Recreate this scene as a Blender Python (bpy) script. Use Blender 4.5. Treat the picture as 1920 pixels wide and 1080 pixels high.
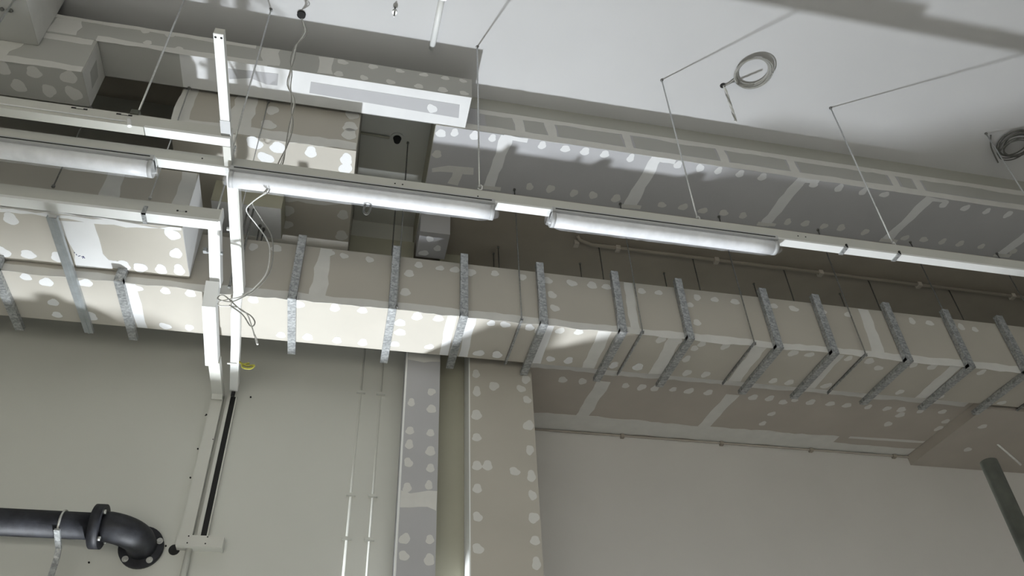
import bpy, bmesh, math, random
from mathutils import Vector, Matrix
random.seed(7)
for o in list(bpy.data.objects): bpy.data.objects.remove(o, do_unlink=True)
SC = bpy.context.scene
COL = SC.collection
# ---------------------------------------------------------------- camera, world, lamp, exposure
U = 5.1            # metres per layout unit (camera-to-ceiling height)
CZ = 3.0           # camera height above the hall floor
G = 1.0            # layout factor of the part being built (bulkheads, duct and walls are laid out at 1.03)
def W(x, y, z): return Vector((x*U*G, y*U*G, z*U*G + CZ))
yaw, pit, rol = 0.24473, 0.68190, -0.04818
fw = Vector((math.sin(yaw)*math.cos(pit), math.cos(yaw)*math.cos(pit), math.sin(pit)))
rt = Vector((math.cos(yaw), -math.sin(yaw), 0)); up = rt.cross(fw)
r2 = math.cos(rol)*rt + math.sin(rol)*up; u2 = -math.sin(rol)*rt + math.cos(rol)*up
cam = bpy.data.cameras.new('camera'); cam.sensor_width = 36; cam.lens = 36*1484.04/1920
cam.clip_start = 0.05; cam.clip_end = 200
co = bpy.data.objects.new('camera', cam); COL.objects.link(co)
M = Matrix((r2, u2, -fw)).transposed().to_4x4(); M.translation = (0, 0, CZ); co.matrix_world = M
SC.camera = co
wd = bpy.data.worlds.new('hall_daylight'); SC.world = wd; wd.use_nodes = True
wd.node_tree.nodes['Background'].inputs[0].default_value = (1.0, 0.985, 0.92, 1)
wd.node_tree.nodes['Background'].inputs[1].default_value = 6.5
lp = bpy.data.lights.new('work_lamp', 'POINT'); lp.energy = 1020; lp.color = (0.90, 0.95, 1.0); lp.shadow_soft_size = 0.08
lo = bpy.data.objects.new('work_lamp', lp); COL.objects.link(lo); lo.location = W(-.04, 1.12, -.155)
vs = SC.view_settings; vs.view_transform = 'Standard'; vs.look = 'None'; vs.exposure = 0.25; vs.gamma = 1.0; vs.use_curve_mapping = False

# ---------------------------------------------------------------- materials
def mat(name, col, rough=.7, metal=0.0, var=.06, scale=6.0, bump=.0, spec=.3):
    m = bpy.data.materials.new(name); m.use_nodes = True; nt = m.node_tree; b = nt.nodes['Principled BSDF']
    tc = nt.nodes.new('ShaderNodeTexCoord'); n = nt.nodes.new('ShaderNodeTexNoise'); n.inputs['Scale'].default_value = scale
    n.inputs['Detail'].default_value = 5; nt.links.new(tc.outputs['Object'], n.inputs['Vector'])
    r = nt.nodes.new('ShaderNodeValToRGB'); r.color_ramp.elements[0].position = .3; r.color_ramp.elements[1].position = .7
    r.color_ramp.elements[0].color = tuple(max(0, c*(1-var)) for c in col)+(1,); r.color_ramp.elements[1].color = tuple(min(1, c*(1+var)) for c in col)+(1,)
    nt.links.new(n.outputs['Fac'], r.inputs['Fac']); nt.links.new(r.outputs['Color'], b.inputs['Base Color'])
    b.inputs['Roughness'].default_value = rough; b.inputs['Metallic'].default_value = metal; b.inputs['Specular IOR Level'].default_value = spec
    if bump:
        bn = nt.nodes.new('ShaderNodeBump'); bn.inputs['Strength'].default_value = bump; bn.inputs['Distance'].default_value = .01
        n2 = nt.nodes.new('ShaderNodeTexNoise'); n2.inputs['Scale'].default_value = scale*12; nt.links.new(tc.outputs['Object'], n2.inputs['Vector'])
        nt.links.new(n2.outputs['Fac'], bn.inputs['Height']); nt.links.new(bn.outputs['Normal'], b.inputs['Normal'])
    return m
MT = {
 'ceil': mat('ceiling_paint', (.60, .60, .605), .8, var=.015, scale=1.5),
 'wall': mat('wall_paint', (.58, .585, .545), .75, var=.02, scale=1.2, bump=.05),
 'wallr': mat('right_wall_paint', (.66, .645, .625), .75, var=.03, scale=1.2, bump=.05),
 'gface': mat('grey_beam_paint', (.42, .42, .385), .8, var=.03, scale=2),
 'olive': mat('olive_paint', (.40, .39, .31), .55, var=.04, scale=2),
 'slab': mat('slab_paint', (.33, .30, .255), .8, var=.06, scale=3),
 'tan': mat('plasterboard_tan', (.475, .45, .40), .85, var=.035, scale=2.5),
 'grey': mat('plasterboard_grey', (.44, .44, .42), .85, var=.03, scale=2.5),
 'lav': mat('plasterboard_lavender', (.46, .46, .475), .85, var=.03, scale=2.5),
 'pink': mat('plasterboard_brown', (.45, .413, .37), .85, var=.05, scale=2),
 'fill': mat('joint_filler', (.66, .655, .63), .9, var=.04, scale=9),
 'fill_lit': mat('lit_filler', (.74, .745, .75), .9, var=.03, scale=6),  # same filler, lightened in colour for faces the lamp lights
 'white': mat('white_enamel', (.80, .81, .80), .4, var=.02, scale=4, spec=.5),
 'shaded': mat('shaded_trunking', (.58, .58, .54), .5, var=.03, scale=4, spec=.4),  # trunking is white; shade on its fronts is mixed into this tone
 'rod': mat('shaded_rod_steel', (.22, .22, .21), .45, .7, var=.2, scale=90),  # rods hanging in shadow: the shade is put into the colour
 'rod_lit': mat('lit_rod_steel', (.60, .61, .61), .35, .6, var=.1, scale=90),  # same rod steel, brightened in colour for rods standing in the light
 'iron': mat('black_iron', (.020, .021, .026), .55, 0, var=.5, scale=14, bump=.1, spec=.35),
 'bolt': mat('zinc_bolt', (.55, .55, .53), .4, .6, var=.15, scale=60),
 'dark': mat('dark_void', (.02, .02, .02), .8, var=.2),
 'cable': mat('grey_cable', (.33, .325, .30), .6, var=.1, scale=40),
 'cabled': mat('dark_cable', (.13, .13, .12), .6, var=.1, scale=40),
 'cablew': mat('white_cable', (.72, .72, .70), .5, var=.1, scale=40),
 'yellow': mat('yellow_green_cable', (.38, .36, .06), .5, var=.3, scale=60),
 'scaf': mat('scaffold_steel', (.11, .115, .095), .45, .5, var=.25, scale=20),
 'floor': mat('concrete_floor', (.42, .41, .385), .85, var=.1, scale=2),
 'galvs': mat('smooth_galvanised', (.45, .48, .50), .35, .6, var=.12, scale=12),
 'lens': mat('lamp_diffuser', (.84, .85, .88), .35, var=.01, spec=.5),
 'tray': mat('lamp_tray_grey', (.50, .51, .52), .45, var=.03, spec=.4),
 'pencil': mat('pencil_mark', (.10, .10, .2), .8, var=.2),
}
def galv():
    m = mat('galvanised_steel', (.50, .52, .53), .42, .55, var=.05); nt = m.node_tree; b = nt.nodes['Principled BSDF']
    tc = nt.nodes.new('ShaderNodeTexCoord'); v = nt.nodes.new('ShaderNodeTexVoronoi'); v.inputs['Scale'].default_value = 70
    nt.links.new(tc.outputs['Object'], v.inputs['Vector'])
    r = nt.nodes.new('ShaderNodeValToRGB'); r.color_ramp.elements[0].color = (.27, .28, .285, 1); r.color_ramp.elements[1].color = (.50, .515, .52, 1)
    s = nt.nodes.new('ShaderNodeSeparateColor'); nt.links.new(v.outputs['Color'], s.inputs[0]); nt.links.new(s.outputs[0], r.inputs['Fac'])
    nt.links.new(r.outputs['Color'], b.inputs['Base Color']); return m
MT['galv'] = galv()
def film():
    m = bpy.data.materials.new('plastic_film'); m.use_nodes = True; nt = m.node_tree; b = nt.nodes['Principled BSDF']; out = nt.nodes['Material Output']
    b.inputs['Base Color'].default_value = (.86, .88, .92, 1); b.inputs['Roughness'].default_value = .22; b.inputs['Specular IOR Level'].default_value = .6
    t = nt.nodes.new('ShaderNodeBsdfTransparent'); mx = nt.nodes.new('ShaderNodeMixShader')
    tc = nt.nodes.new('ShaderNodeTexCoord'); n = nt.nodes.new('ShaderNodeTexNoise'); n.inputs['Scale'].default_value = 9; n.inputs['Detail'].default_value = 4
    nt.links.new(tc.outputs['Object'], n.inputs['Vector'])
    mr = nt.nodes.new('ShaderNodeMapRange'); mr.inputs[1].default_value = .35; mr.inputs[2].default_value = .7; mr.inputs[3].default_value = .06; mr.inputs[4].default_value = .22
    nt.links.new(n.outputs['Fac'], mr.inputs[0]); nt.links.new(mr.outputs[0], mx.inputs[0])
    nt.links.new(t.outputs[0], mx.inputs[1]); nt.links.new(b.outputs[0], mx.inputs[2]); nt.links.new(mx.outputs[0], out.inputs[0])
    bn = nt.nodes.new('ShaderNodeBump'); bn.inputs['Strength'].default_value = .3; bn.inputs['Distance'].default_value = .01
    nt.links.new(n.outputs['Fac'], bn.inputs['Height']); nt.links.new(bn.outputs['Normal'], b.inputs['Normal']); return m
MT['film'] = film()

# ---------------------------------------------------------------- mesh helpers (layout units in, metres out)
class MB:
    def __init__(s): s.v = []; s.f = []; s.smooth = []
    def quadbox(s, P):            # 8 points: bottom ring 0-3, top ring 4-7
        n = len(s.v); s.v += [Vector(p) for p in P]
        for q in ((3,2,1,0),(4,5,6,7),(0,1,5,4),(1,2,6,5),(2,3,7,6),(3,0,4,7)): s.f.append(tuple(n+i for i in q)); s.smooth.append(False)
        return s
    def box(s, x0, x1, y0, y1, z0, z1):
        return s.quadbox([W(*p) for p in ((x0,y0,z0),(x1,y0,z0),(x1,y1,z0),(x0,y1,z0),(x0,y0,z1),(x1,y0,z1),(x1,y1,z1),(x0,y1,z1))])
    def tube(s, pts, r, n=8, caps=True, wpts=None):   # r in metres
        P = wpts or [W(*p) for p in pts]; rad = r if isinstance(r, (list, tuple)) else [r]*len(P)
        base = len(s.v); prev = None
        for i, p in enumerate(P):
            d = (P[min(i+1, len(P)-1)] - P[max(i-1, 0)]); d.normalize()
            if prev is None:
                a = Vector((0,0,1)) if abs(d.z) < .9 else Vector((1,0,0)); e1 = d.cross(a).normalized()
            else:
                e1 = (prev - d*prev.dot(d)).normalized()
            prev = e1; e2 = d.cross(e1)
            for k in range(n):
                t = 2*math.pi*k/n; s.v.append(p + (e1*math.cos(t)+e2*math.sin(t))*rad[i])
        for i in range(len(P)-1):
            for k in range(n):
                a = base+i*n+k; b = base+i*n+(k+1) % n; s.f.append((a, b, b+n, a+n)); s.smooth.append(True)
        if caps:
            s.f.append(tuple(base+n-1-k for k in range(n))); s.smooth.append(False)
            s.f.append(tuple(base+(len(P)-1)*n+k for k in range(n))); s.smooth.append(False)
        return s
    def poly(s, pts, th):         # flat polygon (world points) thickened along th vector
        n = len(s.v); k = len(pts); s.v += [Vector(p) for p in pts]+[Vector(p)+th for p in pts]
        s.f.append(tuple(n+k-1-i for i in range(k))); s.f.append(tuple(n+k+i for i in range(k))); s.smooth += [False]*2
        for i in range(k): s.f.append((n+i, n+(i+1) % k, n+k+(i+1) % k, n+k+i)); s.smooth.append(False)
        return s
    def sweepx(s, path, x0, x1, h):   # rectangular section along a path of (y, z), from x0 to x1, height h below the path
        pts = [Vector((p[0], p[1])) for p in path]; off = []
        for i in range(len(pts)):
            d0 = (pts[i]-pts[i-1]).normalized() if i else None; d1 = (pts[i+1]-pts[i]).normalized() if i < len(pts)-1 else None
            d0 = d0 or d1; d1 = d1 or d0
            n0 = Vector((d0.y, -d0.x)); n1 = Vector((d1.y, -d1.x)); m = (n0+n1).normalized(); off.append(m/max(.3, m.dot(n0)))
        for i in range(len(pts)-1):
            a, b = pts[i], pts[i+1]; c, d = b+off[i+1]*h, a+off[i]*h
            s.quadbox([W(x0,d.x,d.y), W(x1,d.x,d.y), W(x1,c.x,c.y), W(x0,c.x,c.y), W(x0,a.x,a.y), W(x1,a.x,a.y), W(x1,b.x,b.y), W(x0,b.x,b.y)])
        return s
    def ribbon(s, pts, w, h):         # rectangular section through (x, y, z of underside) points
        for (a, b) in zip(pts[:-1], pts[1:]):
            s.quadbox([W(a[0]-w/2,a[1],a[2]), W(a[0]+w/2,a[1],a[2]), W(b[0]+w/2,b[1],b[2]), W(b[0]-w/2,b[1],b[2]), W(a[0]-w/2,a[1],a[2]+h), W(a[0]+w/2,a[1],a[2]+h), W(b[0]+w/2,b[1],b[2]+h), W(b[0]-w/2,b[1],b[2]+h)])
        return s
    def build(s, name, m, parent=None, origin=None):
        if parent is not None: org = Vector(parent['_o'])
        elif origin is not None: org = Vector(origin)
        else:
            lo_ = Vector((min(v.x for v in s.v), min(v.y for v in s.v), min(v.z for v in s.v))); hi = Vector((max(v.x for v in s.v), max(v.y for v in s.v), max(v.z for v in s.v)))
            org = Vector(((lo_.x+hi.x)/2, (lo_.y+hi.y)/2, lo_.z))
        me = bpy.data.meshes.new(name); me.from_pydata([tuple(v-org) for v in s.v], [], s.f)
        for p, sm in zip(me.polygons, s.smooth): p.use_smooth = sm
        bm = bmesh.new(); bm.from_mesh(me); bmesh.ops.recalc_face_normals(bm, faces=bm.faces); bm.to_mesh(me); bm.free()
        me.materials.append(MT[m]); o = bpy.data.objects.new(name, me); COL.objects.link(o)
        o['_o'] = tuple(org)
        if parent is not None: o.parent = parent
        else: o.location = org
        return o
def thing(name, label, cat, at, group=None):
    o = bpy.data.objects.new(name, None); COL.objects.link(o); o.empty_display_size = .1
    p = W(*at); o.location = p; o['_o'] = tuple(p); o['label'] = label; o['category'] = cat
    if group: o['group'] = group
    return o
def tag(o, label, cat, group=None):
    o['label'] = label; o['category'] = cat
    if group: o['group'] = group
    return o
def struct(o, label=None):
    o['kind'] = 'structure'
    if label: o['label'] = label
    return o
# faces: D = underside (x,y | z), F = front (x,z | y), L = left-facing (y,z | x), R = right-facing (y,z | x)
def P3(face, c, a, b): return W(a, b, c) if face == 'D' else W(a, c, b) if face == 'F' else W(c, a, b)
NRM = {'D': Vector((0,0,-1)), 'F': Vector((0,-1,0)), 'L': Vector((-1,0,0)), 'R': Vector((1,0,0))}
ROT = {'D': (math.pi,0,0), 'F': (math.pi/2,0,0), 'L': (0,-math.pi/2,0), 'R': (0,math.pi/2,0)}
DABS = {}
def dab_mesh(k, m):
    if (k, m) in DABS: return DABS[(k, m)]
    rnd = random.Random(100+k); n = 18; mb = MB()
    q1, q2, q3 = rnd.random()*6, rnd.random()*6, rnd.random()*6; cor = [1+.10*math.sin(2*math.pi*i/n*2+q1)+.09*math.sin(2*math.pi*i/n*3+q2)+.05*math.sin(2*math.pi*i/n*5+q3) for i in range(n)]
    ph = rnd.random()*6; pts = [Vector((math.cos(2*math.pi*i/n+ph)*cor[i], math.sin(2*math.pi*i/n+ph)*cor[i], -.0005)) for i in range(n)]
    mb.poly(pts, Vector((0,0,.002))); me = bpy.data.meshes.new('filler_dab'); me.from_pydata([tuple(v) for v in mb.v], [], mb.f)
    me.materials.append(MT[m]); DABS[(k, m)] = me; return me
def dabs(parent, face, c, pts, r=.036, m='fill', ry=None, lim=None, limb=None):
    e = 1.25*r/U; eb = 1.25*(ry or r)/U
    for (a, b) in pts:
        if limb: b = min(max(b, limb[0]+eb), limb[1]-eb)
        if lim: a = min(max(a, lim[0]+e), lim[1]-e)
        k = random.randrange(7); o = bpy.data.objects.new('filler_dab', dab_mesh(k, m)); COL.objects.link(o)
        o.location = P3(face, c, a, b) - Vector(parent['_o']); o.rotation_euler = ROT[face]
        q = random.uniform(.82, 1.2); q2 = random.uniform(.82, 1.2); o.scale = (r*q, (ry or r)*q2, 1); o.parent = parent
BN = [0]
def band(parent, face, c, a, b, w, m='fill', wob=.12, name='joint_band', th=.0012, seed=None):
    """wobbly strip of filler on a face from a to b (layout units), w wide (layout units)"""
    rnd = random.Random(seed if seed is not None else int((a[0]*7919+b[1]*104729)*1000))
    A = Vector(a); B = Vector(b); d = (B-A); L = d.length; d.normalize(); nn = Vector((-d.y, d.x)); n = max(4, int(L/.012))
    s1 = []; s2 = []; w1 = w2 = 0
    for i in range(n+1):
        t = i/n; w1 = .6*w1+rnd.uniform(-1,1)*wob*w; w2 = .6*w2+rnd.uniform(-1,1)*wob*w
        p = A+d*(L*t); s1.append(p+nn*(w/2+w1)); s2.append(p-nn*(w/2+w2))
    BN[0] = (BN[0]+1) % 9; th += BN[0]*.00012
    mb = MB(); n0 = NRM[face]
    for i in range(n):
        q = [P3(face, c, *s1[i]), P3(face, c, *s1[i+1]), P3(face, c, *s2[i+1]), P3(face, c, *s2[i])]
        k = len(mb.v); mb.v += [v - n0*.0005 for v in q]+[v + n0*th for v in q]
        mb.f += [(k+4,k+5,k+6,k+7), (k,k+1,k+5,k+4), (k+2,k+3,k+7,k+6)]; mb.smooth += [False]*3
        if i == 0: mb.f.append((k+3,k,k+4,k+7)); mb.smooth.append(False)
        if i == n-1: mb.f.append((k+1,k+2,k+6,k+5)); mb.smooth.append(False)
    return mb.build(name, m, parent)
def patch(parent, face, c, pts, m='grey', name='board_patch', th=.0012):
    mb = MB(); n0 = NRM[face]; mb.poly([P3(face, c, *p) - n0*.0005 for p in pts], n0*(th+.0005)); return mb.build(name, m, parent)
ORD = ['first','second','third','fourth','fifth','sixth','seventh','eighth','ninth','tenth','eleventh','twelfth','thirteenth','fourteenth']

# ================================================================ the setting
struct(MB().box(-3, 5, -3.5, 3.2, -.60, -CZ/U).build('floor', 'floor'))
cl = MB(); cl.box(-1.6, 2.6, -1.6, .7494, 1.0, 1.015)
ceiling = struct(cl.build('ceiling', 'ceil'), 'smooth pale grey painted ceiling')
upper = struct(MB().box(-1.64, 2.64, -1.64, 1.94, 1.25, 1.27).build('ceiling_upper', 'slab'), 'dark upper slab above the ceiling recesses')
struct(MB().box(-1.64, -1.6, -1.6, 1.9, -CZ/U, 1.25).build('wall_left', 'wall'), 'painted side wall outside the picture')
struct(MB().box(2.6, 2.64, -1.6, 1.9, -CZ/U, 1.25).build('wall_far_right', 'wallr'), 'painted side wall far to the right')
m = MB(); m.box(-1.6, .75, -1.64, -1.6, -.02, 1.25); m.box(.75, 2.6, -1.64, -1.6, -CZ/U, 1.25)
struct(m.build('wall_front', 'wall'), 'wall above the open shopfront behind the viewer')
struct(MB().box(-1.6, 2.6, 1.9, 1.94, -CZ/U, 1.25).build('wall_rear_room', 'wall'), 'wall of the room behind the opening')
G = 1.03
struct(MB().box(.1702, .2628, .990, 1.151, -CZ/U/G, .208).build('wall_pier_blocker', 'wall'), 'added unseen pier under the boxed column, blocking the work lamp')  # added out of view to keep lamp light off the right side
struct(MB().box(-.0235, .0815, .742, 1.02, .968, .99).build('ceiling_gap', 'wall'), 'painted slab in the gap between the bulkheads')
wl = struct(MB().box(-.125, .07, 1.02, 1.06, .225, 1.2).box(.07, .20, 1.02, 1.06, .28, 1.2).box(-1.55, -.125, 1.02, 1.06, .15, 1.2).build('wall_back', 'wall'), 'grey-green painted back wall under the duct')
struct(MB().box(-1.55, -.0695, 1.02, 1.05, -CZ/U/G, -.040).build('wall_lamp_blocker', 'wall'), 'added unseen low partition blocking the work lamp to the left')  # invented occluder below view, cuts low lamp rays towards the left
wr = struct(MB().box(.26, 2.6, 1.152, 1.19, -CZ/U/G, .70).build('wall_right', 'wallr'), 'grey painted wall to the right of the boxed column')
# lower slab (front face with joints + underside)
low = struct(MB().box(.082, 2.6, .728, 1.15, .895, 1.2).build('ceiling_lower', 'lav'), 'lowered plasterboard ceiling with filler spots behind the lamp rail')
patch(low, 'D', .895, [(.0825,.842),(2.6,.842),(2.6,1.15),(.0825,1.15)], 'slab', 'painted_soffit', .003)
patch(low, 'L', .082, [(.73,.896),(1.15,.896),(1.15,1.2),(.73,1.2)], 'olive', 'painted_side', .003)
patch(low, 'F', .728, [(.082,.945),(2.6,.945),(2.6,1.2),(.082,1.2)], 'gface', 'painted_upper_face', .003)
dabs(low, 'D', .895, [(0.0857,0.7417),(0.1101,0.7342),(0.1390,0.7348),(0.1655,0.7339),(0.2401,0.7355),(0.2756,0.7372),(0.3057,0.7359),(0.3366,0.7366),(0.3774,0.7355),(0.4532,0.7346),(0.4893,0.7357),(0.5196,0.7347),(0.5557,0.7359),(0.5934,0.7359),(0.6811,0.7338),(0.7260,0.7338),(0.7689,0.7343),(0.8073,0.7346),(0.9182,0.7391),(0.9594,0.7405),(1.0003,0.7408),(1.0416,0.7410)], .036, 'fill_lit', lim=(.082,2.6), limb=(.728,1.1))
dabs(low, 'D', .895, [(0.2411,0.8214),(0.2741,0.8201),(0.3128,0.8225),(0.3440,0.8215),(0.3821,0.8218),(0.4596,0.8224),(0.4956,0.8209),(0.5307,0.8233),(0.5665,0.8219),(0.6006,0.8221),(0.6816,0.8230),(0.7129,0.8214),(0.7475,0.8217),(0.7784,0.8202),(0.8250,0.8226),(0.9025,0.8238),(0.9374,0.8218),(0.9735,0.8209),(1.0080,0.8204),(1.0505,0.8200),(1.1165,0.8212),(0.0851,0.7817)], .036, 'fill', lim=(.082,2.6), limb=(.728,1.1))
for i, (xa, xb) in enumerate(((.187,.178),(.417,.408),(.657,.645),(.886,.874),(1.115,1.10),(1.35,1.34))):
    band(low, 'D', .895, (xa,.729), (xb,.838), .018, 'fill_lit', .1); band(low, 'D', .895, (xb-.012,.836), (xb+.02,.834), .008, 'fill'); band(low, 'D', .895, (xa-.006,.732), (xa+.03,.732), .008, 'fill_lit')
band(low, 'D', .895, (.088,.815), (.15,.806), .012, 'fill', .3); band(low, 'D', .895, (.128,.806), (.124,.838), .012, 'fill', .2)
band(low, 'F', .728, (.082,.9015), (2.6,.9015), .013, 'fill', .06); band(low, 'F', .728, (.145,.942), (2.6,.936), .012, 'fill', .1)
for x in (.205,.255,.375,.53,.65,.83,.875,1.12,1.3): band(low, 'F', .728, (x,.903), (x-.004,.941), .014, 'fill', .1)
for (x0,x1) in ((.155,.198),(.214,.246),(.265,.366),(.385,.52),(.54,.64),(.66,.82),(.842,.866),(.886,1.11)):
    patch(low, 'F', .728, [(x0,.909),(x1,.909),(x1-.004,.935),(x0-.002,.935)], 'grey', 'board_patch', .0006)

# ================================================================ bulkheads and boxed duct
def box_thing(name, label, cat, x0, x1, y0, y1, z0, z1, m):
    t = thing(name, label, cat, ((x0+x1)/2, (y0+y1)/2, z0)); MB().box(x0, x1, y0, y1, z0, z1).build('body', m, t); return t
beam = box_thing('plasterboard_beam', 'plain upright beam face in shadow above the white-bottomed bulkhead', 'beam', -.7, .082, .7277, .7305, .90, 1.2, 'lav')
# L1: long bulkhead with white underside
L1 = box_thing('plasterboard_bulkhead', 'long grey bulkhead with bright white underside hanging below the ceiling edge', 'bulkhead', -.62, .124, .673, .7275, .897, .9375, 'grey')
band(L1, 'D', .897, (-.26,.700), (.1235,.700), .0535, 'fill_lit', 0, th=.0008)
patch(L1, 'D', .897, [(-0.0932,0.6871),(0.1094,0.6878),(0.1117,0.7111),(-0.0950,0.7060)], 'lav', 'board_patch', .0028)
patch(L1, 'D', .897, [(-0.1998,0.6857),(-0.1356,0.6821),(-0.1372,0.7015),(-0.1511,0.7024),(-0.1717,0.6958),(-0.1993,0.7028)], 'lav', 'board_patch', .0028)
dabs(L1, 'D', .8964, [(0.0724,0.7013)], .035, 'fill_lit')
dabs(L1, 'F', .673, [(-0.0554,0.9369),(-0.0141,0.9381),(0.0227,0.9379),(0.0562,0.9380),(0.0863,0.9372),(0.1114,0.9362),(-0.0578,0.9024),(-0.0242,0.8992),(0.0116,0.9000),(0.0501,0.9002),(0.0832,0.8989),(0.1129,0.8978),(-0.3007,0.9079),(-0.2619,0.9034),(-0.3096,0.9454),(-0.2796,0.9481)], .034, 'fill', .024, limb=(.898,.9373))
band(L1, 'F', .673, (-.145,.90), (-.149,.936), .024, 'fill'); band(L1, 'F', .673, (-.075,.90), (-.078,.936), .018, 'fill'); band(L1, 'F', .673, (-.42,.934), (-.17,.934), .007, 'fill'); band(L1, 'F', .673, (-.36,.901), (-.15,.901), .01, 'fill'); band(L1, 'F', .673, (-.40,.90), (-.40,.936), .03, 'fill')
# L0 boxes upper left
L0 = box_thing('plasterboard_bulkhead', 'short grey bulkhead end with spotted underside at upper left', 'bulkhead', -.70, -.358, .6735, .727, .831, .8965, 'grey')
dabs(L0, 'D', .831, [(-0.4139,0.6749),(-0.3749,0.6729),(-0.4486,0.6776),(-0.4367,0.7092),(-0.4024,0.7100),(-0.3739,0.7088)], .045, 'fill', lim=(-.7,-.358), limb=(.6735,.727))
band(L0, 'F', .6735, (-.55,.836), (-.359,.836), .011, 'fill'); band(L0, 'F', .6735, (-.47,.84), (-.46,.894), .05, 'fill'); band(L0, 'F', .6735, (-.46,.891), (-.362,.891), .01, 'fill')
band(L0, 'R', -.358, (.701,.864), (.7011,.895), .053, 'fill', 0); band(L0, 'R', -.358, (.701,.832), (.7011,.865), .053, 'fill', 0)
patch(L0, 'R', -.358, [(.69,.853),(.712,.848),(.712,.874),(.69,.880)], 'grey', 'board_patch', .002)
L00 = box_thing('plasterboard_bulkhead', 'near bulkhead in the top left corner with a rod anchor underneath', 'bulkhead', -.80, -.418, .40, .6728, .868, .9705, 'grey')
band(L00, 'R', -.418, (.45,.919), (.672,.919), .10, 'fill', 0)
patch(L00, 'D', .868, [(-.80,.40),(-.4185,.40),(-.4185,.672),(-.80,.672)], 'grey', 'board_patch', .001)
# L2
L2 = box_thing('plasterboard_bulkhead', 'deep tan bulkhead behind the lamp rail with lit front strip underneath', 'bulkhead', -.262, -.024, .735, 1.019, .825, 1.2, 'tan')
dabs(L2, 'F', .735, [(-0.1421,0.8843),(-0.1431,0.8535),(-0.0310,0.8996),(-0.0309,0.8729),(-0.0295,0.8574)], .05, 'fill', lim=(-.262,-.024))
dabs(L2, 'D', .825, [(-0.1568,0.7448),(-0.1266,0.7477),(-0.0834,0.7474),(-0.0343,0.7519),(-0.1429,0.7689),(-0.0319,0.7683)], .05, 'fill_lit', lim=(-.262,-.024))
dabs(L2, 'D', .825, [(-0.1135,0.8664),(-0.1150,0.8962),(-0.0282,0.8613),(-0.0328,0.9065)], .045, 'fill', lim=(-.262,-.024))
band(L2, 'F', .735, (-.262,.834), (-.025,.834), .017, 'fill', .1); band(L2, 'F', .735, (-.25,.835), (-.25,1.1), .022, 'fill'); band(L2, 'F', .735, (-.178,.835), (-.178,1.1), .03, 'fill')
band(L2, 'D', .825, (-.15,.835), (-.026,.828), .025, 'fill', .15)
# L5
L5 = box_thing('plasterboard_bulkhead', 'small box with light painted on its underside tucked behind the white trunking bend', 'bulkhead', -.21, -.117, .822, .885, .785, .8245, 'olive')
band(L5, 'D', .785, (-.2095,.8535), (-.1175,.8535), .062, 'fill_lit', 0)  # white sheet brightens the underside in place of lamp light
# L4
L4 = box_thing('plasterboard_bulkhead', 'large spotted bulkhead box at left behind the white trunking', 'bulkhead', -.75, -.212, .742, .836, .658, .752, 'tan')
dabs(L4, 'D', .658, [(-0.4245,0.8217),(-0.3963,0.8217),(-0.3639,0.8211),(-0.2958,0.8244),(-0.2692,0.8250),(-0.2447,0.8239),(-0.2229,0.8212),(-0.2235,0.7897),(-0.4007,0.7596)], .045, 'fill_lit', lim=(-.75,-.212), limb=(.742,.836))
dabs(L4, 'D', .658, [(-0.3053,0.8261),(-0.2887,0.8263),(-0.2200,0.7552)], .05, 'fill_lit', lim=(-.75,-.212), limb=(.742,.836))
band(L4, 'D', .658, [(-0.3310,0.7517)][0], [(-0.3233,0.8343)][0], .042, 'fill_lit', .08)
band(L4, 'D', .658, (-.45,.7455), (-.213,.7455), .010, 'fill_lit', .3)
band(L4, 'F', .742, (-.30,.66), (-.306,.751), .028, 'fill'); band(L4, 'F', .742, (-.223,.66), (-.223,.751), .018, 'fill'); band(L4, 'F', .742, (-.55,.668), (-.213,.668), .02, 'fill')
band(L4, 'R', -.212, (.743,.705), (.835,.705), .092, 'fill_lit', 0)
mk = MB()
PM = [(-0.3423,0.8084),(-0.3413,0.8092),(-0.3404,0.8110),(-0.3402,0.8130),(-0.3387,0.8147),(-0.3360,0.8132),(-0.3351,0.8151),(-0.3324,0.8136),(-0.3344,0.8179),(-0.3324,0.8136),(-0.3326,0.8146),(-0.3319,0.8175)]
for i in range(0, 12, 2): mk.tube(None, .0028, 5, wpts=[W(*PM[i], .658)-Vector((0,0,.0015)), W(*PM[i+1], .658)-Vector((0,0,.0015))])
mk.build('pencil_note', 'pencil', L4)
# duct
DU = box_thing('plasterboard_duct', 'long boxed-in plasterboard duct spotted with filler, strapped with steel', 'duct casing', -.80, 1.6, .838, .934, .643, .736, 'tan')
dabs(DU, 'F', .838, [(-0.1447,0.7238),(-0.1152,0.7255),(-0.0456,0.7275),(-0.0254,0.7257),(0.0094,0.7241),(0.0645,0.7070),(0.0771,0.7243),(0.1070,0.7228),(0.1281,0.7229),(0.1508,0.7213),(0.1854,0.7243),(0.2257,0.7231),(0.0609,0.6735),(0.2671,0.6964),(0.2693,0.6729),(0.2626,0.7223),(0.2984,0.7223),(0.3290,0.7225),(0.3509,0.7225),(0.4050,0.7218),(0.4317,0.7224),(0.4773,0.7053),(0.4923,0.7214),(0.5204,0.7210),(0.5533,0.7212),(0.4828,0.6737),(0.6164,0.7212),(0.6500,0.7204),(0.7000,0.7216),(0.7427,0.7207),(0.6940,0.6745),(0.8205,0.7221),(0.8557,0.7222),(0.8872,0.7218),(0.9442,0.7213),(0.9686,0.7190),(1.0233,0.7191)], .036, 'fill', .028, limb=(.643,.736))
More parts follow.
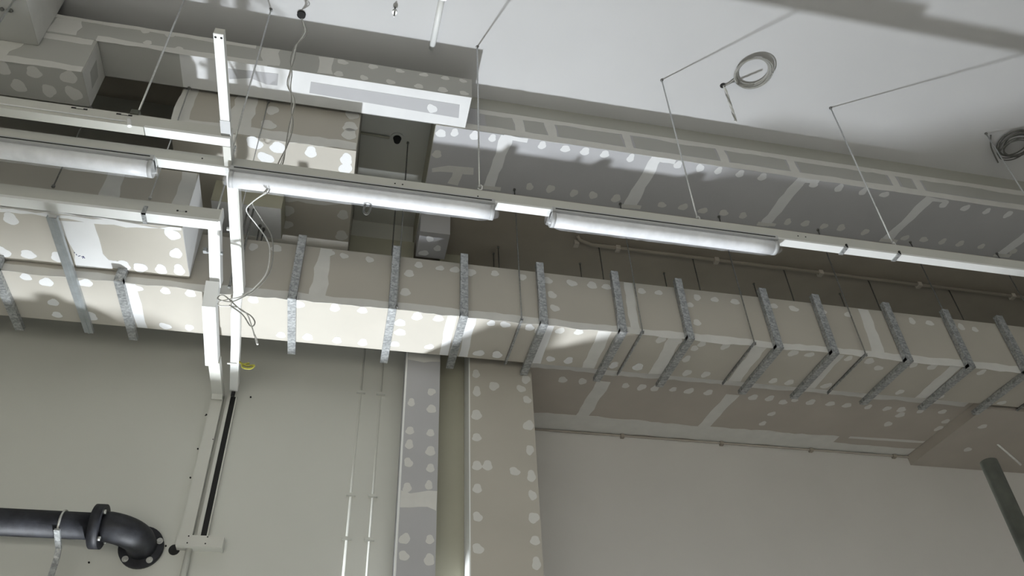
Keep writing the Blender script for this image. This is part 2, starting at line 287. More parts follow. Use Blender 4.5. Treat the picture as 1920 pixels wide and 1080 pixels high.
dabs(DU, 'D', .643, [(-0.1319,0.8466),(-0.0751,0.8450),(-0.0288,0.8453),(0.0069,0.8439),(0.0792,0.8484),(0.1079,0.8484),(0.0583,0.8664),(0.0607,0.8883),(0.0563,0.9173),(0.1048,0.9160),(-0.0978,0.9206),(-0.0623,0.9199),(-0.0227,0.9211),(0.0123,0.9206),(0.1801,0.8438),(0.1995,0.8442),(0.2341,0.8485),(0.1766,0.9206),(0.2030,0.9204),(0.2818,0.9188),(0.3091,0.9186),(0.3429,0.9203),(0.4161,0.9187),(0.3784,0.9204),(-0.4000,0.8460),(-0.3782,0.8537),(-0.3322,0.8459),(-0.3788,0.8949),(-0.3798,0.9213),(-0.3387,0.9179),(-0.2722,0.8463),(-0.2387,0.8460),(-0.2087,0.8463),(-0.2475,0.9254),(-0.2169,0.9228)], .038, 'fill_lit', limb=(.838,.934))
dabs(DU, 'D', .643, [(0.4879,0.8432),(0.4814,0.8591),(0.4803,0.8870),(0.4250,0.8441),(0.4497,0.8454),(0.5239,0.8427),(0.3795,0.9188),(0.4173,0.9199),(0.4565,0.9210),(0.4955,0.9222),(0.5256,0.9219),(0.6060,0.8472),(0.6317,0.8472),(0.6585,0.8471),(0.7224,0.8453),(0.6380,0.9225),(0.6653,0.9228),(0.7299,0.9205),(0.7580,0.8482),(0.7828,0.8633),(0.8322,0.8466),(0.8648,0.8444),(0.7273,0.9241),(0.8182,0.9195),(0.8577,0.9214),(0.9336,0.9244),(1.0496,0.9268),(0.9524,0.8485),(0.2776,0.8489),(0.3040,0.8471),(0.3403,0.8514),(0.2483,0.8537)], .036, 'fill', limb=(.838,.934))
band(DU, 'F', .838, (-.8,.6475), (1.6,.6475), .012, 'fill', .12); band(DU, 'F', .838, (-.052,.65), (-.050,.735), .02, 'fill', .12); band(DU, 'F', .838, (.77,.65), (.772,.735), .02, 'fill', .1); band(DU, 'F', .838, (.385,.65), (.385,.735), .014, 'fill', .1)
for x in (.34,.445,.575,.7,.9): band(DU, 'D', .643, (x,.84), (x+.003,.933), .02, 'fill', .08)
for x in (.125,.152,.26,-.28): band(DU, 'D', .643, (x,.84), (x+.003,.933), .012, 'fill_lit', .08)
patch(DU, 'D', .643, [(-.80,.8385),(-.194,.8385),(-.194,.9335),(-.80,.9335)], 'tan', 'end_board', .0004)
# right soffit
SO = box_thing('plasterboard_soffit', 'brown plasterboard soffit with filler seams between duct and right wall', 'soffit', .2632, 1.03, .945, 1.1515, .66, .72, 'pink')
dabs(SO, 'D', .66, [(0.3225,0.9959),(0.3543,0.9955),(0.4256,0.9969),(0.4525,0.9975),(0.4748,0.9973),(0.5049,0.9958),(0.5324,0.9964),(0.5654,0.9962),(0.6450,0.9988),(0.6739,0.9977),(0.7181,0.9960),(0.7017,1.0054),(0.7009,1.0440),(0.7004,1.0768),(0.7483,0.9982),(0.7843,0.9979),(0.8153,0.9984),(0.8547,0.9976),(0.8900,0.9975),(0.9171,0.9970),(0.9537,0.9950),(0.9935,0.9926),(1.0205,1.0216),(1.0238,1.0458),(0.9260,1.0136),(0.9229,1.0455)], .038, 'fill')
for (p, q) in (([(0.3874,0.9903)][0], [(0.3844,1.0988)][0]), ([(0.6072,0.9963)][0], [(0.6050,1.1022)][0])): band(SO, 'D', .66, p, q, .022, 'fill', .08)
band(SO, 'D', .66, (.264,1.125), (.86,1.125), .05, 'fill', .05); band(SO, 'D', .66, (.264,.958), (1.02,.958), .022, 'fill', .1)
band(SO, 'D', .66, (.86,1.136), (1.029,1.136), .028, 'fill', .05); band(SO, 'D', .66, (.88,1.10), (1.029,1.096), .006, 'fill', .1)
SB = box_thing('plasterboard_beam', 'dark dropped beam end beyond the soffit at far right', 'beam', 1.031, 1.8, .945, 1.1515, .642, .72, 'pink')
dabs(SB, 'D', .642, [(1.07,1.0),(1.1,1.08),(1.2,1.0)], .036, 'fill')
# slot details
XB = box_thing('plasterboard_beam', 'plain cross beam in the gap behind the duct', 'beam', -.0235, .0815, .985, 1.019, .86, .90, 'olive')
PB = box_thing('plasterboard_box', 'small lavender box above the duct left of the dark soffit', 'box', .083, .130, .905, .965, .852, .894, 'lav')
dabs(PB, 'D', .852, [(.10,.92),(.115,.94),(.095,.955)], .035, 'fill_lit')
# columns
CA = box_thing('boxed_column', 'narrow lavender plasterboard column boxing with filler spots', 'column', .079, .1265, .9595, 1.019, .262, .83, 'lav')
dabs(CA, 'F', .9595, [(0.0799,0.6560),(0.1133,0.6578),(0.0805,0.5764),(0.1150,0.5961),(0.1157,0.5684),(0.0804,0.5321),(0.1153,0.5309),(0.0807,0.5113),(0.1160,0.5036),(0.0820,0.4848),(0.1167,0.4787),(0.0802,0.4493),(0.1153,0.4545),(0.0823,0.3817),(0.1207,0.3821),(0.0808,0.3603),(0.1214,0.3567)], .032, 'fill', lim=(.0795,.1265))
for z in (.655,.432): band(CA, 'F', .9595, (.0795,z), (.126,z-.001), .026 if z < .5 else .016, 'fill', .15)
MB().box(.0765, .079, .9590, .9625, .262, .83).build('lit_edge', 'white', CA)  # white edge paints in the light along the column's left side
CB = box_thing('boxed_column', 'wide tan plasterboard column boxing with two rows of filler spots', 'column', .1702, .2628, .9595, 1.15, .209, .83, 'tan')
dabs(CB, 'F', .9595, [(0.1773,0.6328),(0.2055,0.6145),(0.2459,0.6139),(0.2572,0.6306),(0.2570,0.5960),(0.1802,0.6031),(0.1768,0.5644),(0.2564,0.5540),(0.1758,0.5291),(0.2558,0.5156),(0.1762,0.4867),(0.1937,0.4879),(0.2310,0.4819),(0.2552,0.4765),(0.1759,0.4538),(0.2566,0.4489),(0.1777,0.4150),(0.2548,0.4177),(0.2566,0.3871),(0.1794,0.3732),(0.2577,0.3576)], .036, 'fill', lim=(.1705,.2628))
MB().box(.1685, .1702, .9590, .998, .209, .83).build('lit_edge', 'white', CB)  # white strip stands in for lamp light on the column's side face
CC = box_thing('concrete_column', 'smooth olive painted column strip between the two boxings', 'column', .1268, .1683, .998, 1.019, .33, .90, 'olive')

# ================================================================ steel straps round the duct
def strap(x, label, front=True, back=.957, w=.0105):
    t = thing('steel_strap', label, 'strap', (x, .88, .637), 'galvanised straps round the boxed duct')
    if front:
        m = MB(); m.box(x-w/2, x+w/2, .8285, .8295, .637, .747); m.box(x-w/2, x-w/2+.0006, .8295, .8365, .637, .747); m.box(x+w/2-.0006, x+w/2, .8295, .8365, .637, .747)
        m.build('front_channel', 'galv', t)
    m = MB(); m.box(x-w/2, x+w/2, .8285, back, .636, .637); m.box(x-w/2, x-w/2+.0006, .8285, back, .637, .642); m.box(x+w/2-.0006, x+w/2, .8285, back, .637, .642)
    m.build('bottom_channel', 'galv', t); return t
SX = [-.430, -.290, -.083, .045, .140, .250, .363, .463, .600, .689, .812, .919, 1.020]
SN = ['steel strap under the duct at the left picture edge', 'steel strap under the duct just right of the long angled channel', 'speckled strap on the duct nearest the white trunking bend']
for i, x in enumerate(SX):
    strap(x, SN[i] if i < 3 else 'steel strap wrapping the duct, %s to the right of the white trunking bend' % ORD[i-2], True, .957 if i > 2 else .955, .0115 if i > 7 else .0105)
t = thing('steel_channel', 'long galvanised channel running under the left bulkhead and the duct', 'channel', (-.345, .83, .638))
m = MB(); m.box(-.3505, -.3395, .728, .950, .638, .639); m.box(-.3505, -.3498, .728, .950, .639, .6425); m.box(-.3402, -.3395, .728, .950, .639, .6425); m.build('channel', 'galvs', t)
m = MB(); m.box(-.346, -.344, .728, .950, .6372, .638); m.build('centre_rib', 'galvs', t)
# angle bars at the front rods
RC = [.219, .392, .562, .741, .917, 1.09]
for i, x in enumerate(RC):
    t = thing('angle_bar', 'thin angle bar under the duct at the %s dark rod from the left' % ORD[i], 'bar', (x, .88, .638), 'angle bars under the duct')
    m = MB(); m.box(x-.002, x+.002, .829, .94, .6415, .6425); m.box(x-.002, x-.0014, .829, .94, .638, .6425); m.build('bar', 'galv', t)

# ================================================================ rods
def rod(x, y, z0, z1, label, group, m='rod', r=.005, nut=True, x1=None, y1=None):
    t = thing('threaded_rod', label, 'rod', (x, y, z0), group)
    MB().tube([(x, y, z0), (x1 or x, y1 or y, z1)], r, 8).build('shaft', m, t)
    if nut:
        mb = MB(); mb.tube([(x1 or x, y1 or y, z1-.0025), (x1 or x, y1 or y, z1)], .012, 6); mb.build('anchor', 'rod', t)
        mb = MB(); mb.tube([(x, y, z0-.001), (x, y, z0+.002)], .010, 6); mb.build('nut', 'bolt' if m == 'rod_lit' else 'rod', t)
    return t
for i, x in enumerate(RC): rod(x, .831, .640, .895, '%s dark rod from the left hanging in front of the duct' % ORD[i], 'rods in front of the duct')
for i, x in enumerate((.389,.559,.732,.90,1.068)): rod(x, .936, .70, .895, '%s rod from the left dropping from the soffit conduit behind the duct' % ORD[i], 'rods at the soffit conduit')
for i, x in enumerate((.216,.369,.524,.697,.871)): rod(x, .983, .70, .895, '%s short rod from the left just above the duct top edge' % ORD[i], 'rods behind the duct')
rod(.050, .829, .640, .967, 'long rod beside the strap below the smoke detector', 'rods in front of the duct')
rod(.042, .90, .70, .905, 'dark rod in the gap just left of the long rod below the detector', 'rods behind the duct')
rod(.030, .992, .70, .8598, 'short dark rod in front of the cross beam behind the duct', 'rods behind the duct', nut=True)
rod(.2205, .965, .70, .894, 'bent dark rod beside the lit soffit corner', 'rods behind the duct')
rod(-.161, .829, .645, .824, 'left one of two dark rods behind the hanging wire ends', 'rods in front of the duct', r=.007)
rod(-.154, .829, .645, .824, 'right one of two dark rods behind the hanging wire ends', 'rods in front of the duct', r=.007)
rod(-.146, .86, .70, .7845, 'left short black rod below the small light-painted box', 'rods behind the duct', r=.006)
rod(-.141, .866, .70, .7845, 'right short black rod below the small light-painted box', 'rods behind the duct', r=.006)
G = 1.0
for (x, y, lab) in ((-.16,.655,'suspension rod at the bend where the white trunking turns back'), (.13,.66,'suspension rod meeting the ceiling beside the end of the white-bottomed bulkhead'), (.417,.664,'suspension rod left of the cable ring on the ceiling'), (.703,.664,'suspension rod right of the cable ring on the ceiling'), (.99,.664,'suspension rod beside the dark cable coil at the right edge')):
    t = rod(x, y, .706, 1.0, lab, 'rods carrying the lamp rail', 'rod_lit', .0055)
    MB().tube([(x,y,.709),(x+.002,y,.7105),(x+.0035,y,.708),(x+.003,y,.703),(x,y,.7015),(x-.002,y,.704)], .004, 6).build('hook', 'white', t)
rod(-.257, .62, .706, 1.0, 'bright rod carrying the upper left trunking', 'rods carrying the left trunking', 'rod_lit', .006)
rod(-.441, .627, .706, .894, 'bright rod hanging from the top left bulkhead', 'rods carrying the left trunking', 'rod_lit', .006)
G = 1.03
rod(-.252, .7265, .685, .896, 'pale rod holding the lower left trunking near its clip', 'rods carrying the lower trunking', 'rod_lit', .0045)
rod(-.357, .7265, .685, .83, 'rod holding the lower left trunking near the picture edge', 'rods carrying the lower trunking', 'rod', .0045)
rod(-.150, .733, .688, .90, 'thin pale rod just right of the white trunking bend', 'rods carrying the lower trunking', 'rod_lit', .0035)
rod(-.176, .732, .676, .8, 'pale rod just left of the white trunking bend', 'rods carrying the lower trunking', 'rod_lit', .006, nut=False)

# ================================================================ trunking
def screws(parent, face, c, pts, r=.006, m='dark'):
    for (a, b) in pts:
        p = P3(face, c, a, b); n = NRM[face]; MB().tube(None, r, 8, wpts=[p-n*.002, p+n*.0015]).build('screw', m, parent)
G = 1.0
TR = thing('lamp_trunking', 'long white cable trunking carrying the wrapped lamps, turning back to the wall', 'trunking', (.3, .666, .684))
MB().box(-.60, 1.6, .6605, .6720, .6858, .7015).build('channel', 'shaded', TR)
for (a, b) in ((-.60,-.2375),(-.236,.335),(.336,.62),(.621,.70),(.701,1.6)): MB().box(a, b, .6600, .6725, .6835, .6862).build('lid', 'white', TR)
screws(TR, 'F', .6605, [(.028,.694),(.037,.694),(.555,.694),(.566,.694),(.128,.6905),(-.19,.694)], .005)
for x in (.621, .70): MB().box(x-.003, x+.003, .659, .6735, .682, .6845).build('clip', 'galv', TR)
for x in (.623, .702): MB().box(x-.001, x+.001, .6585, .6610, .683, .689).build('clip', 'dark', TR)
RP = [(a[0][0], y, a[0][1]) for y, a in ((.6725,[(-0.1571,0.6841)]),(.853,[(-0.1536,0.6566)]),(.874,[(-0.1546,0.6374)]),(.935,[(-0.1565,0.6313)]),(1.033,[(-0.1609,0.6166)]))]
run = MB(); run.ribbon(RP, .0112, .0138); run.build('back_run', 'white', TR)
MB().box(-.1635, -.1515, .758, .763, .6795, .6815).build('strap_clip', 'white', TR)
MB().tube([(-.1665,.76,.681),(-.150,.76,.681)], .012, 8).build('strap_clip', 'white', TR)
lip = MB(); lip.ribbon([(x+.0066, y, z-.0008) for x, y, z in RP[:2]], .0012, .0155); lip.build('run_side', 'shaded', TR)
G = 1.03
MB().box(-.1585, -.1535, 1.001, 1.004, .590, .597).build('cable_port', 'dark', TR)
MB().box(-.163, -.1505, .9445, .9475, .606, .607).build('cable_tie', 'cablew', TR)
# open channel on the wall
T2 = thing('wall_channel', 'narrow open channel with black inside running down the wall', 'trunking', (-.156, 1.015, .393))
MB().box(-.1600, -.1530, 1.0145, 1.0199, .393, .596).build('channel', 'dark', T2)
for (a, b) in ((-.1645,-.1600),(-.1530,-.1515)): MB().box(a, b, 1.0125, 1.0199, .393, .597).build('channel_lip', 'shaded', T2)
T1 = thing('left_trunking', 'lower left white trunking turning back under the duct to the wall', 'trunking', (-.3, .733, .66))
MB().box(-.75, -.1690, .7245, .7385, .6615, .6785).build('channel', 'shaded', T1)
MB().box(-.75, -.1700, .7240, .7390, .6580, .6617).build('lid', 'white', T1)
MB().box(-.1700, -.1680, .7235, .7392, .6585, .6800).build('end_plate', 'white', T1)
run = MB(); run.sweepx([(.739,.6765),(.8285,.6540)], -.1830, -.1700, .0155); run.build('back_run', 'white', T1)
run = MB(); run.sweepx([(.8255,.6445),(.836,.622),(.932,.604)], -.1865, -.1705, .0150); run.build('bend_box', 'white', T1)
run = MB(); run.sweepx([(.925,.6035),(1.004,.601),(1.0125,.592)], -.1830, -.1690, .0120); run.build('rear_run', 'shaded', T1)
MB().box(-.1865, -.1675, .7765, .7795, .6545, .6575).build('bracket', 'galv', T1)
MB().box(-.1905, -.1865, .7750, .7800, .6545, .6600).build('bracket', 'galv', T1)
MB().box(-.2545, -.2500, .7232, .7246, .6560, .6690).build('bracket', 'galv', T1)
MB().box(-.2545, -.2500, .7232, .7400, .6560, .6575).build('bracket', 'galv', T1)
screws(T1, 'F', .7245, [(-.2175,.6685),(-.2080,.6685)], .007)
MB().box(-.2160, -.2095, .7241, .7246, .6675, .6695).build('slot', 'bolt', T1)
T3 = thing('wall_trunking', 'wide cream trunking cover running down the wall to the small box', 'trunking', (-.177, 1.01, .392))
MB().box(-.1840, -.1690, 1.0080, 1.0199, .392, .6000).build('cover', 'shaded', T3)
screws(T3, 'F', 1.008, [(-.1865,.56),(-.170,.525)], .004)
JB = thing('junction_box', 'small cream horizontal box at the foot of the wall trunking', 'box', (-.157, 1.01, .3775))
MB().box(-.1850, -.1310, 1.0030, 1.0199, .3780, .3915).build('body', 'shaded', JB)
MB().box(-.1330, -.1305, 1.0020, 1.0199, .3770, .3905).build('end_cap', 'shaded', JB)
screws(JB, 'F', 1.003, [(-.172,.3815),(-.151,.3815),(-.172,.390),(-.150,.390)], .005)
tag(MB().tube([(-.170,1.014,.378),(-.1715,1.014,.152)], .020, 10).build('wall_conduit', 'shaded'), 'pale conduit dropping from the small cream box', 'conduit')
# upper left trunking, short trunk
G = 1.0
T4 = thing('upper_trunking', 'slotted upper left trunking parallel to the lamp rail', 'trunking', (-.3, .622, .684))
MB().box(-.62, -.1560, .6170, .6275, .6870, .7030).build('channel', 'shaded', T4)
MB().box(-.62, -.2450, .6165, .6280, .6840, .6872).build('lid', 'shaded', T4)  # duller lid colour paints in the shade on this half
MB().box(-.2440, -.1560, .6165, .6280, .6840, .6872).build('lid', 'white', T4)
for x in (-.268, -.313): 
    MB().box(x-.008, x+.008, .6166, .6172, .6990, .7010).build('slot', 'dark', T4); MB().box(x-.003, x+.004, .6163, .6172, .6994, .7008).build('slot_tab', 'shaded', T4)
MB().tube([(-.60,.6165,.6915),(-.262,.6165,.6895)], .004, 6).build('edge_bead', 'white', T4)
MB().tube([(-.262,.6165,.693),(-.2605,.6165,.689),(-.2585,.617,.683)], .012, 8).build('end_knob', 'white', T4)
MB().box(-.263, -.254, .6155, .6290, .7025, .7095).build('clamp', 'scaf', T4)
MB().box(-.1640, -.1560, .629, .658, .684, .700).build('link_piece', 'shaded', T4)
T5 = thing('short_trunking', 'short bright white trunking piece pointing towards the viewer, bolted end up', 'trunking', (-.16, .54, .690))
MB().box(-.1655, -.1560, .488, .600, .6890, .6905).build('lid', 'white', T5)
MB().box(-.1655, -.1560, .4885, .600, .6905, .699).build('channel', 'shaded', T5)
MB().box(-.1660, -.1555, .596, .6165, .6885, .690).build('end_plate', 'tray', T5)
screws(T5, 'D', .689, [(-.1635,.492),(-.1580,.492)], .006)

# ================================================================ wrapped lamps
def lamp(x0, x1, label):
    t = thing('wrapped_lamp', label, 'lamp', ((x0+x1)/2, .666, .662), 'lamps wrapped in plastic film on the rail')
    MB().box(x0, x1, .6550, .6775, .6775, .6838).build('tray', 'tray', t)
    MB().box(x0+.004, x1-.004, .6544, .6551, .6805, .6815).build('tray_groove', 'dark', t)
    def sleeve(a, b, ry, rz, cy, cz, n, amp, seed, ends):
        rnd = random.Random(seed); mb = MB(); k = 16; base = 0
        for i in range(n+1):
            u = i/n; e = 1.0
            if ends: e = min(1, .55+8*min(u, 1-u))
            sag = amp*rnd.uniform(-1,1)
            for j in range(k):
                th = 2*math.pi*j/k; q = 1+amp*rnd.uniform(-1,1)
                mb.v.append(W(a+(b-a)*u, cy+math.cos(th)*ry*q*e, cz+math.sin(th)*rz*q*e+sag*.004*0))
        for i in range(n):
            for j in range(k): mb.f.append((i*k+j, i*k+(j+1)%k, (i+1)*k+(j+1)%k, (i+1)*k+j)); mb.smooth.append(True)
        if not ends:
            mb.f.append(tuple(range(k))); mb.f.append(tuple(n*k+j for j in range(k))); mb.smooth += [False]*2
        return mb
    sleeve(x0+.004, x1-.004, .0100, .0085, .6665, .6725, 12, .0, 1, False).build('diffuser', 'lens', t)
    for (a, b) in ((x0, x0+.005), (x1-.005, x1)): sleeve(a, b, .0106, .0092, .6665, .6728, 1, 0, 1, False).build('end_cap', 'tray', t)
    sleeve(x0-.006, x1+.006, .0125, .0110, .6665, .6725, 60, .035, int(x0*1000)+900, True).build('film_wrap', 'film', t)
lamp(-.545, -.238, 'film-wrapped lamp at the left edge of the picture')
lamp(-.157, .148, 'film-wrapped lamp right of the white trunking bend')
lamp(.219, .520, 'film-wrapped lamp furthest right on the rail')

# ================================================================ wall pipe
G = 1.03
IP = thing('iron_pipe', 'thick black iron pipe bending into the wall on bolted flanges', 'pipe', (-.28, .98, .375))
py, pz, pr = .972, .3845, .0158*U
el = [(-.2640,py,pz),(-.256,py,pz)]
for i in range(1, 10):
    a = i/9*math.pi/2; el.append((-.256+.030*math.sin(a), py+.030*(1-math.cos(a)), pz-.004*math.sin(a)))
el.append((-.2248,1.016,.3795))
MB().tube([(-.80,py,pz+.001),(-.2655,py,pz)], pr, 32).build('pipe', 'iron', IP)
MB().tube(el, pr*1.14, 32).build('elbow', 'iron', IP)
fl = MB(); fl.tube([(-.2735,py,pz),(-.2625,py,pz)], .0262*U, 32); fo = fl.build('flange', 'iron', IP)
fl = MB(); fl.tube([(-.2255,1.0130,.3785),(-.2255,1.0199,.3785)], .0262*U, 36); fo2 = fl.build('flange', 'iron', IP)
for a in (20, 95, 165, 230, 310):
    c = math.radians(a); bx, bz = -.2255+.0213*math.cos(c), .3785+.0213*math.sin(c)
    b = MB(); b.tube([(bx,1.0125,bz),(bx,1.0115,bz)], .020, 16); b.tube([(bx,1.0118,bz),(bx,1.0095,bz)], .011, 6); b.build('bolt', 'bolt', fo2)
for a in (60, 150, 240, 330):
    c = math.radians(a); b = MB(); yy, zz = py+.021*math.cos(c), pz+.021*math.sin(c); b.tube([(-.2625,yy,zz),(-.2595,yy,zz)], .014, 6); b.build('bolt', 'bolt', fo)
HB = thing('pipe_bracket', 'bent galvanised bracket with ring clamp holding the black pipe', 'bracket', (-.31, .98, .33))
ring = [(-.3065+.0, py+.0163*math.cos(2*math.pi*i/24), pz+.0163*math.sin(2*math.pi*i/24)) for i in range(25)]
MB().tube(ring, .007, 6, caps=False).build('ring_clamp', 'bolt', HB)
sw = MB(); sw.sweepx([(.958,.3745),(.985,.3625),(.990,.352),(.990,.30),(1.018,.297)], -.3095, -.3035, .003); sw.build('arm', 'galv', HB)
tag(MB().tube([(-.188,1.0190,.3785),(-.188,1.0205,.3785)], .0068*U, 24).build('wall_hole', 'dark'), 'round dark hole in the wall between pipe flange and cream box', 'hole')
for (x, w_, lab) in ((.018,.010,'left of two thin painted conduits running down the wall'), (.047,.010,'right of two thin painted conduits running down the wall')):
    t = thing('painted_conduit', lab, 'conduit', (x, 1.016, .33), 'painted wall conduits')
    MB().tube([(x,1.0209,.226),(x,1.0209,.85)], .010, 10).build('pipe', 'wall', t)
    for z in (.62,.46,.40): MB().box(x-.006, x+.006, 1.0145, 1.0199, z, z+.0035).build('clip', 'wall', t)
t = thing('corner_conduit', 'thin conduit clipped along the soffit corner of the right wall', 'conduit', (.7, 1.147, .652))
MB().tube([(.262,1.1490,.6570),(1.6,1.1490,.6570)], .009, 8).build('pipe', 'pink', t)
for x in (.268,.30,.47,.655,.83,1.0,1.18): MB().box(x-.003, x+.003, 1.1450, 1.1519, .6525, .6590).build('clip', 'slab', t)
t = thing('soffit_conduit', 'brown conduit along the dark soffit above the right half of the duct', 'conduit', (.8, .93, .89))
MB().tube([(.345,.915,.894),(.350,.921,.8905),(.372,.929,.8905),(1.7,.931,.8905)], .017, 10).build('pipe', 'slab', t)
for x in (.347,.42,.60,.80,1.0,1.2): MB().box(x-.004, x+.004, .926, .936, .886, .895).build('clip', 'pink', t)
tag(MB().tube([(a*1.055, 1.055, b*1.055) for a, b in [(1.0704,0.6263),(1.1117,0.5726)]], .010, 8).build('loose_conduit', 'cablew'), 'pale slanting conduit below the far right beam', 'conduit')
G = 1.0
t = thing('scaffold_tube', 'steel scaffold tube standing at lower right', 'tube', (.365, .348, -CZ/U))
q = MB(); q.tube([(.365,.348,-CZ/U),(.365,.348,.200)], .0241, 24); q.build('tube', 'scaf', t)
MB().tube([(.365,.348,.1985),(.365,.348,.2004)], .0205, 20).build('open_end', 'dark', t)

# ================================================================ ceiling fittings and cables
def wobble(pts, amp, n=4, seed=0):
    rnd = random.Random(seed); P = [W(*p) for p in pts]; out = []
    for i in range(len(P)-1):
        p0 = P[max(i-1,0)]; p1 = P[i]; p2 = P[i+1]; p3 = P[min(i+2,len(P)-1)]
        for k in range(n):
            t = k/n; out.append(.5*((2*p1)+(p2-p0)*t+(2*p0-5*p1+4*p2-p3)*t*t+(3*p1-p0-3*p2+p3)*t**3)+Vector([rnd.uniform(-amp,amp) for _ in range(3)]))
    out.append(P[-1]); return out
def ring_pts(cx, cy, z, R, tilt, ph, n=36):
    return [Vector((math.cos(2*math.pi*i/n+ph)*R, math.sin(2*math.pi*i/n+ph)*R, math.sin(2*math.pi*i/n+ph*2)*tilt))+W(cx, cy, z) for i in range(n+1)]
t = thing('cable_coil', 'round pale cable coil hanging under the ceiling beside a small hole', 'cable', (.545, .622, .985), 'coiled cables on the ceiling')
for i in range(7): MB().tube(None, .0055, 6, wpts=ring_pts(.547+random.uniform(-.001,.001), .622+random.uniform(-.001,.001), .9965-.0009*i, .118+.0042*i, .004, i)).build('cable_loop', 'cable', t)
MB().tube(None, .005, 6, wpts=wobble([(.514,.656,.999),(.519,.6505,.9965),(.5265,.6375,.996)], 0)).build('cable_tail', 'cable', t)
t = thing('hanging_cable', 'twisted pale cable ends dangling from the ceiling hole left of the cable ring', 'cable', (.514, .656, .93))
MB().tube([(.514,.656,.9985),(.514,.656,1.0005)], .022, 16).build('hole_rim', 'dark', t)
for i in range(3):
    a = i*2.1; MB().tube(None, .006, 6, wpts=wobble([(.515,.656,.999)]+[(.516+.0012*math.cos(a+k*1.6), .656+.0012*math.sin(a+k*1.6), .996-.0118*k) for k in range(1, 8)], 0)).build('strand', 'cablew' if i else 'cable', t)
t = thing('cable_coil', 'dark tangled cable coil hanging by the right picture edge', 'cable', (1.045, .672, .98), 'coiled cables on the ceiling')
for i in range(8): MB().tube(None, .0055, 6, wpts=ring_pts(1.045+random.uniform(-.006,.006), .672+random.uniform(-.006,.006), .993-.002*i, .115+random.uniform(-.025,.02), random.uniform(-.03,.03), i*1.3)).build('cable_loop', 'cabled', t)
MB().tube(None, .006, 6, wpts=wobble([(1.0,.665,.999),(1.008,.680,.992),(1.018,.690,.985),(1.03,.70,.975)], 0)).build('cable_tail', 'cabled', t)
t = thing('hanging_cable', 'thin cables hanging from a black ceiling outlet past the white bulkhead', 'cable', (-.11, .657, .70))
MB().tube([(-.119,.654,.9965),(-.119,.654,1.0003)], .030, 16).build('outlet', 'dark', t)
CP = [(-0.1147,0.9678),(-0.1068,0.9385),(-0.1136,0.9061),(-0.1144,0.8766),(-0.1133,0.8486),(-0.1122,0.8216),(-0.1032,0.7974),(-0.1012,0.7773),(-0.0997,0.7478),(-0.0994,0.7145),(-0.1013,0.6814),(-0.1055,0.6509),(-0.1105,0.6315)]
for s_, mm in ((0,'cablew'),(.003,'cable'),(-.002,'cable')):
    pts = [(a+s_*math.sin(i*1.7), .652+.0012*i, b*(.652+.0012*i)/.640) for i, (a, b) in enumerate(CP)]
    pts = [(a*(y/.640), y, z) for (a, y, z) in pts]
    MB().tube(None, .0038, 6, wpts=wobble(pts, .001, 4, 3)).build('strand', mm, t)
t = thing('hanging_cable', 'looped thin grey wires dangling in front of the white trunking bend', 'cable', (-.12, .80, .55))
CQ = [[(-0.1388,0.7893),(-0.1528,0.7684),(-0.1570,0.7527),(-0.1413,0.7310),(-0.1258,0.7097),(-0.1172,0.6878),(-0.1157,0.6522),(-0.1258,0.6267),(-0.1393,0.6098),(-0.1548,0.6028),(-0.1626,0.5985),(-0.1609,0.5930),(-0.1439,0.5936),(-0.1289,0.5850),(-0.1198,0.5671),(-0.1099,0.5428)],
      [(-0.1367,0.7897),(-0.1496,0.7740),(-0.1508,0.7647),(-0.1362,0.7415),(-0.1200,0.7153),(-0.1127,0.6839),(-0.1123,0.6509),(-0.1240,0.6235),(-0.1400,0.6064),(-0.1512,0.6000),(-0.1652,0.6030),(-0.1589,0.6088),(-0.1372,0.5904),(-0.1236,0.5825),(-0.1171,0.5730),(-0.1210,0.5670),(-0.1329,0.5829),(-0.1503,0.5952)]]
for i, C in enumerate(CQ): MB().tube(None, .0042, 6, wpts=wobble([(a*y/.80, y, b*y/.80) for (a, b), y in zip(C, [.672,.70,.74]+[.80]*20)], 0, 5)).build('strand', 'cable' if i else 'cablew', t)
MB().tube(None, .006, 6, wpts=wobble([(a, .80, b) for a, b in [(-0.1149,0.5553),(-0.1124,0.5509),(-0.1092,0.5422)]], 0)).build('wire_end', 'cablew', t)
G = 1.03
t = thing('earth_wire', 'small curl of yellow-green wire beside the trunking below the duct', 'wire', (-.14, .99, .63))
MB().tube(None, .007, 6, wpts=wobble([(a, .945, b) for a, b in [(-0.1508,0.6116),(-0.1438,0.6072),(-0.1364,0.6045),(-0.1277,0.6063),(-0.1316,0.6007),(-0.1406,0.6007),(-0.1435,0.6055),(-0.1344,0.6090)]], 0)).build('wire', 'yellow', t)
G = 1.0
t = thing('ceiling_conduit', 'short white conduit fixed to the ceiling above the white-bottomed bulkhead', 'conduit', (.065, .62, .992))
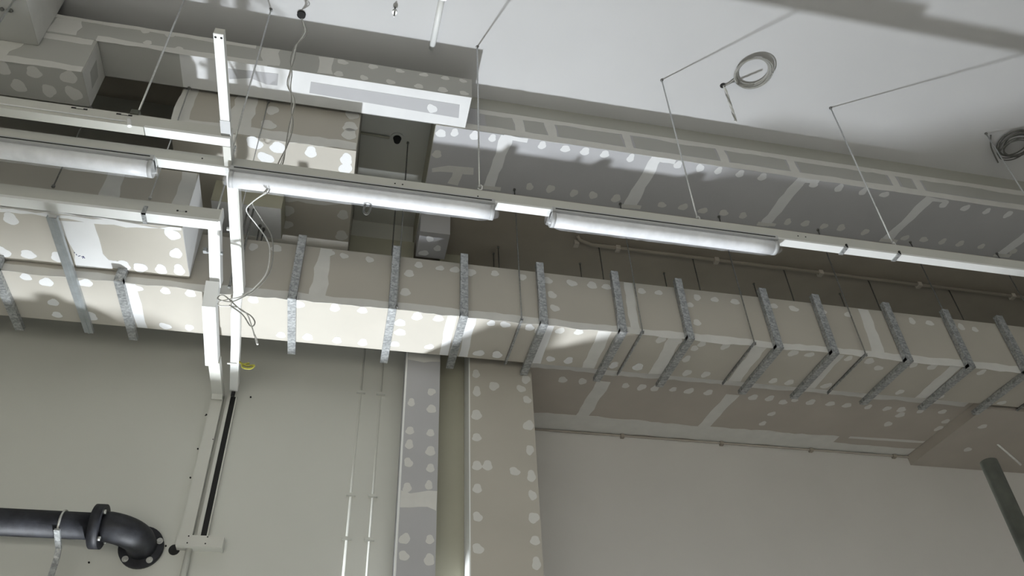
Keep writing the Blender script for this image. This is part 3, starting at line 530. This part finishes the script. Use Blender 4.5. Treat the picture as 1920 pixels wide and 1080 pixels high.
MB().tube([(.069,.575,.9955),(.0655,.672,.9955)], .022, 12).build('pipe', 'white', t)
MB().box(.062, .074, .588, .591, .991, 1.0).build('clip', 'bolt', t)
t = thing('ceiling_anchor', 'tiny bolt anchor in the ceiling left of the white conduit', 'anchor', (.007, .62, .98))
MB().tube([(.007,.62,.978),(.007,.62,1.0)], .006, 8).build('stud', 'rod', t); MB().tube([(.007,.62,.988),(.007,.62,.993)], .017, 10).build('washer', 'bolt', t)
G = 1.03
t = thing('smoke_detector', 'small round detector with conduit in the gap between bulkheads', 'detector', (.035, .83, .96))
dz = .968; dp = [(0.0328,0.8230)][0]
MB().tube([(dp[0],dp[1],dz-.002),(dp[0],dp[1],dz)], .055, 20).build('base', 'shaded', t); MB().tube([(dp[0],dp[1],dz-.010),(dp[0],dp[1],dz-.002)], [.024,.034], 20).build('sensor', 'dark', t)
MB().tube([(-.03,dp[1]-.002,dz-.003),(dp[0]-.012,dp[1],dz-.003)], .010, 8).build('conduit', 'olive', t)
t = thing('rod_anchor', 'dark twin anchor bolts under the top left bulkhead', 'anchor', (-.441, .627, .864))
for x in (-.4475,-.4405,-.438): MB().tube([(x,.627,.8655),(x+.001,.627,.868)], .012, 8).build('bolt', 'rod', t)
G = 1.0
t = thing('strap_loop', 'small dark strap loop hanging in the gap behind the middle lamp', 'loop', (.01, .674, .66))
MB().tube(None, .007, 6, wpts=wobble([(a, .6745, b) for a, b in [(-0.0002,0.6779),(-0.0036,0.6658),(-0.0047,0.6560),(-0.0012,0.6514),(0.0020,0.6571),(0.0025,0.6668),(-0.0002,0.6779)]], 0)).build('loop', 'cabled', t)
G = 1.03
# screws and marks in the back wall
for i, (a, b) in enumerate([(-0.1875,0.5676),(-0.1814,0.5400),(-0.1882,0.5155),(-0.1890,0.4739),(-0.1719,0.5408),(-0.2797,0.3590),(-0.3160,0.3748),(-0.1987,0.3828),(-0.1863,0.6393),(-0.1342,0.6006)]):
    o = MB().tube([(a,1.0185,b),(a,1.0205,b)], .006, 8).build('wall_plug_hole', 'dark', wl)
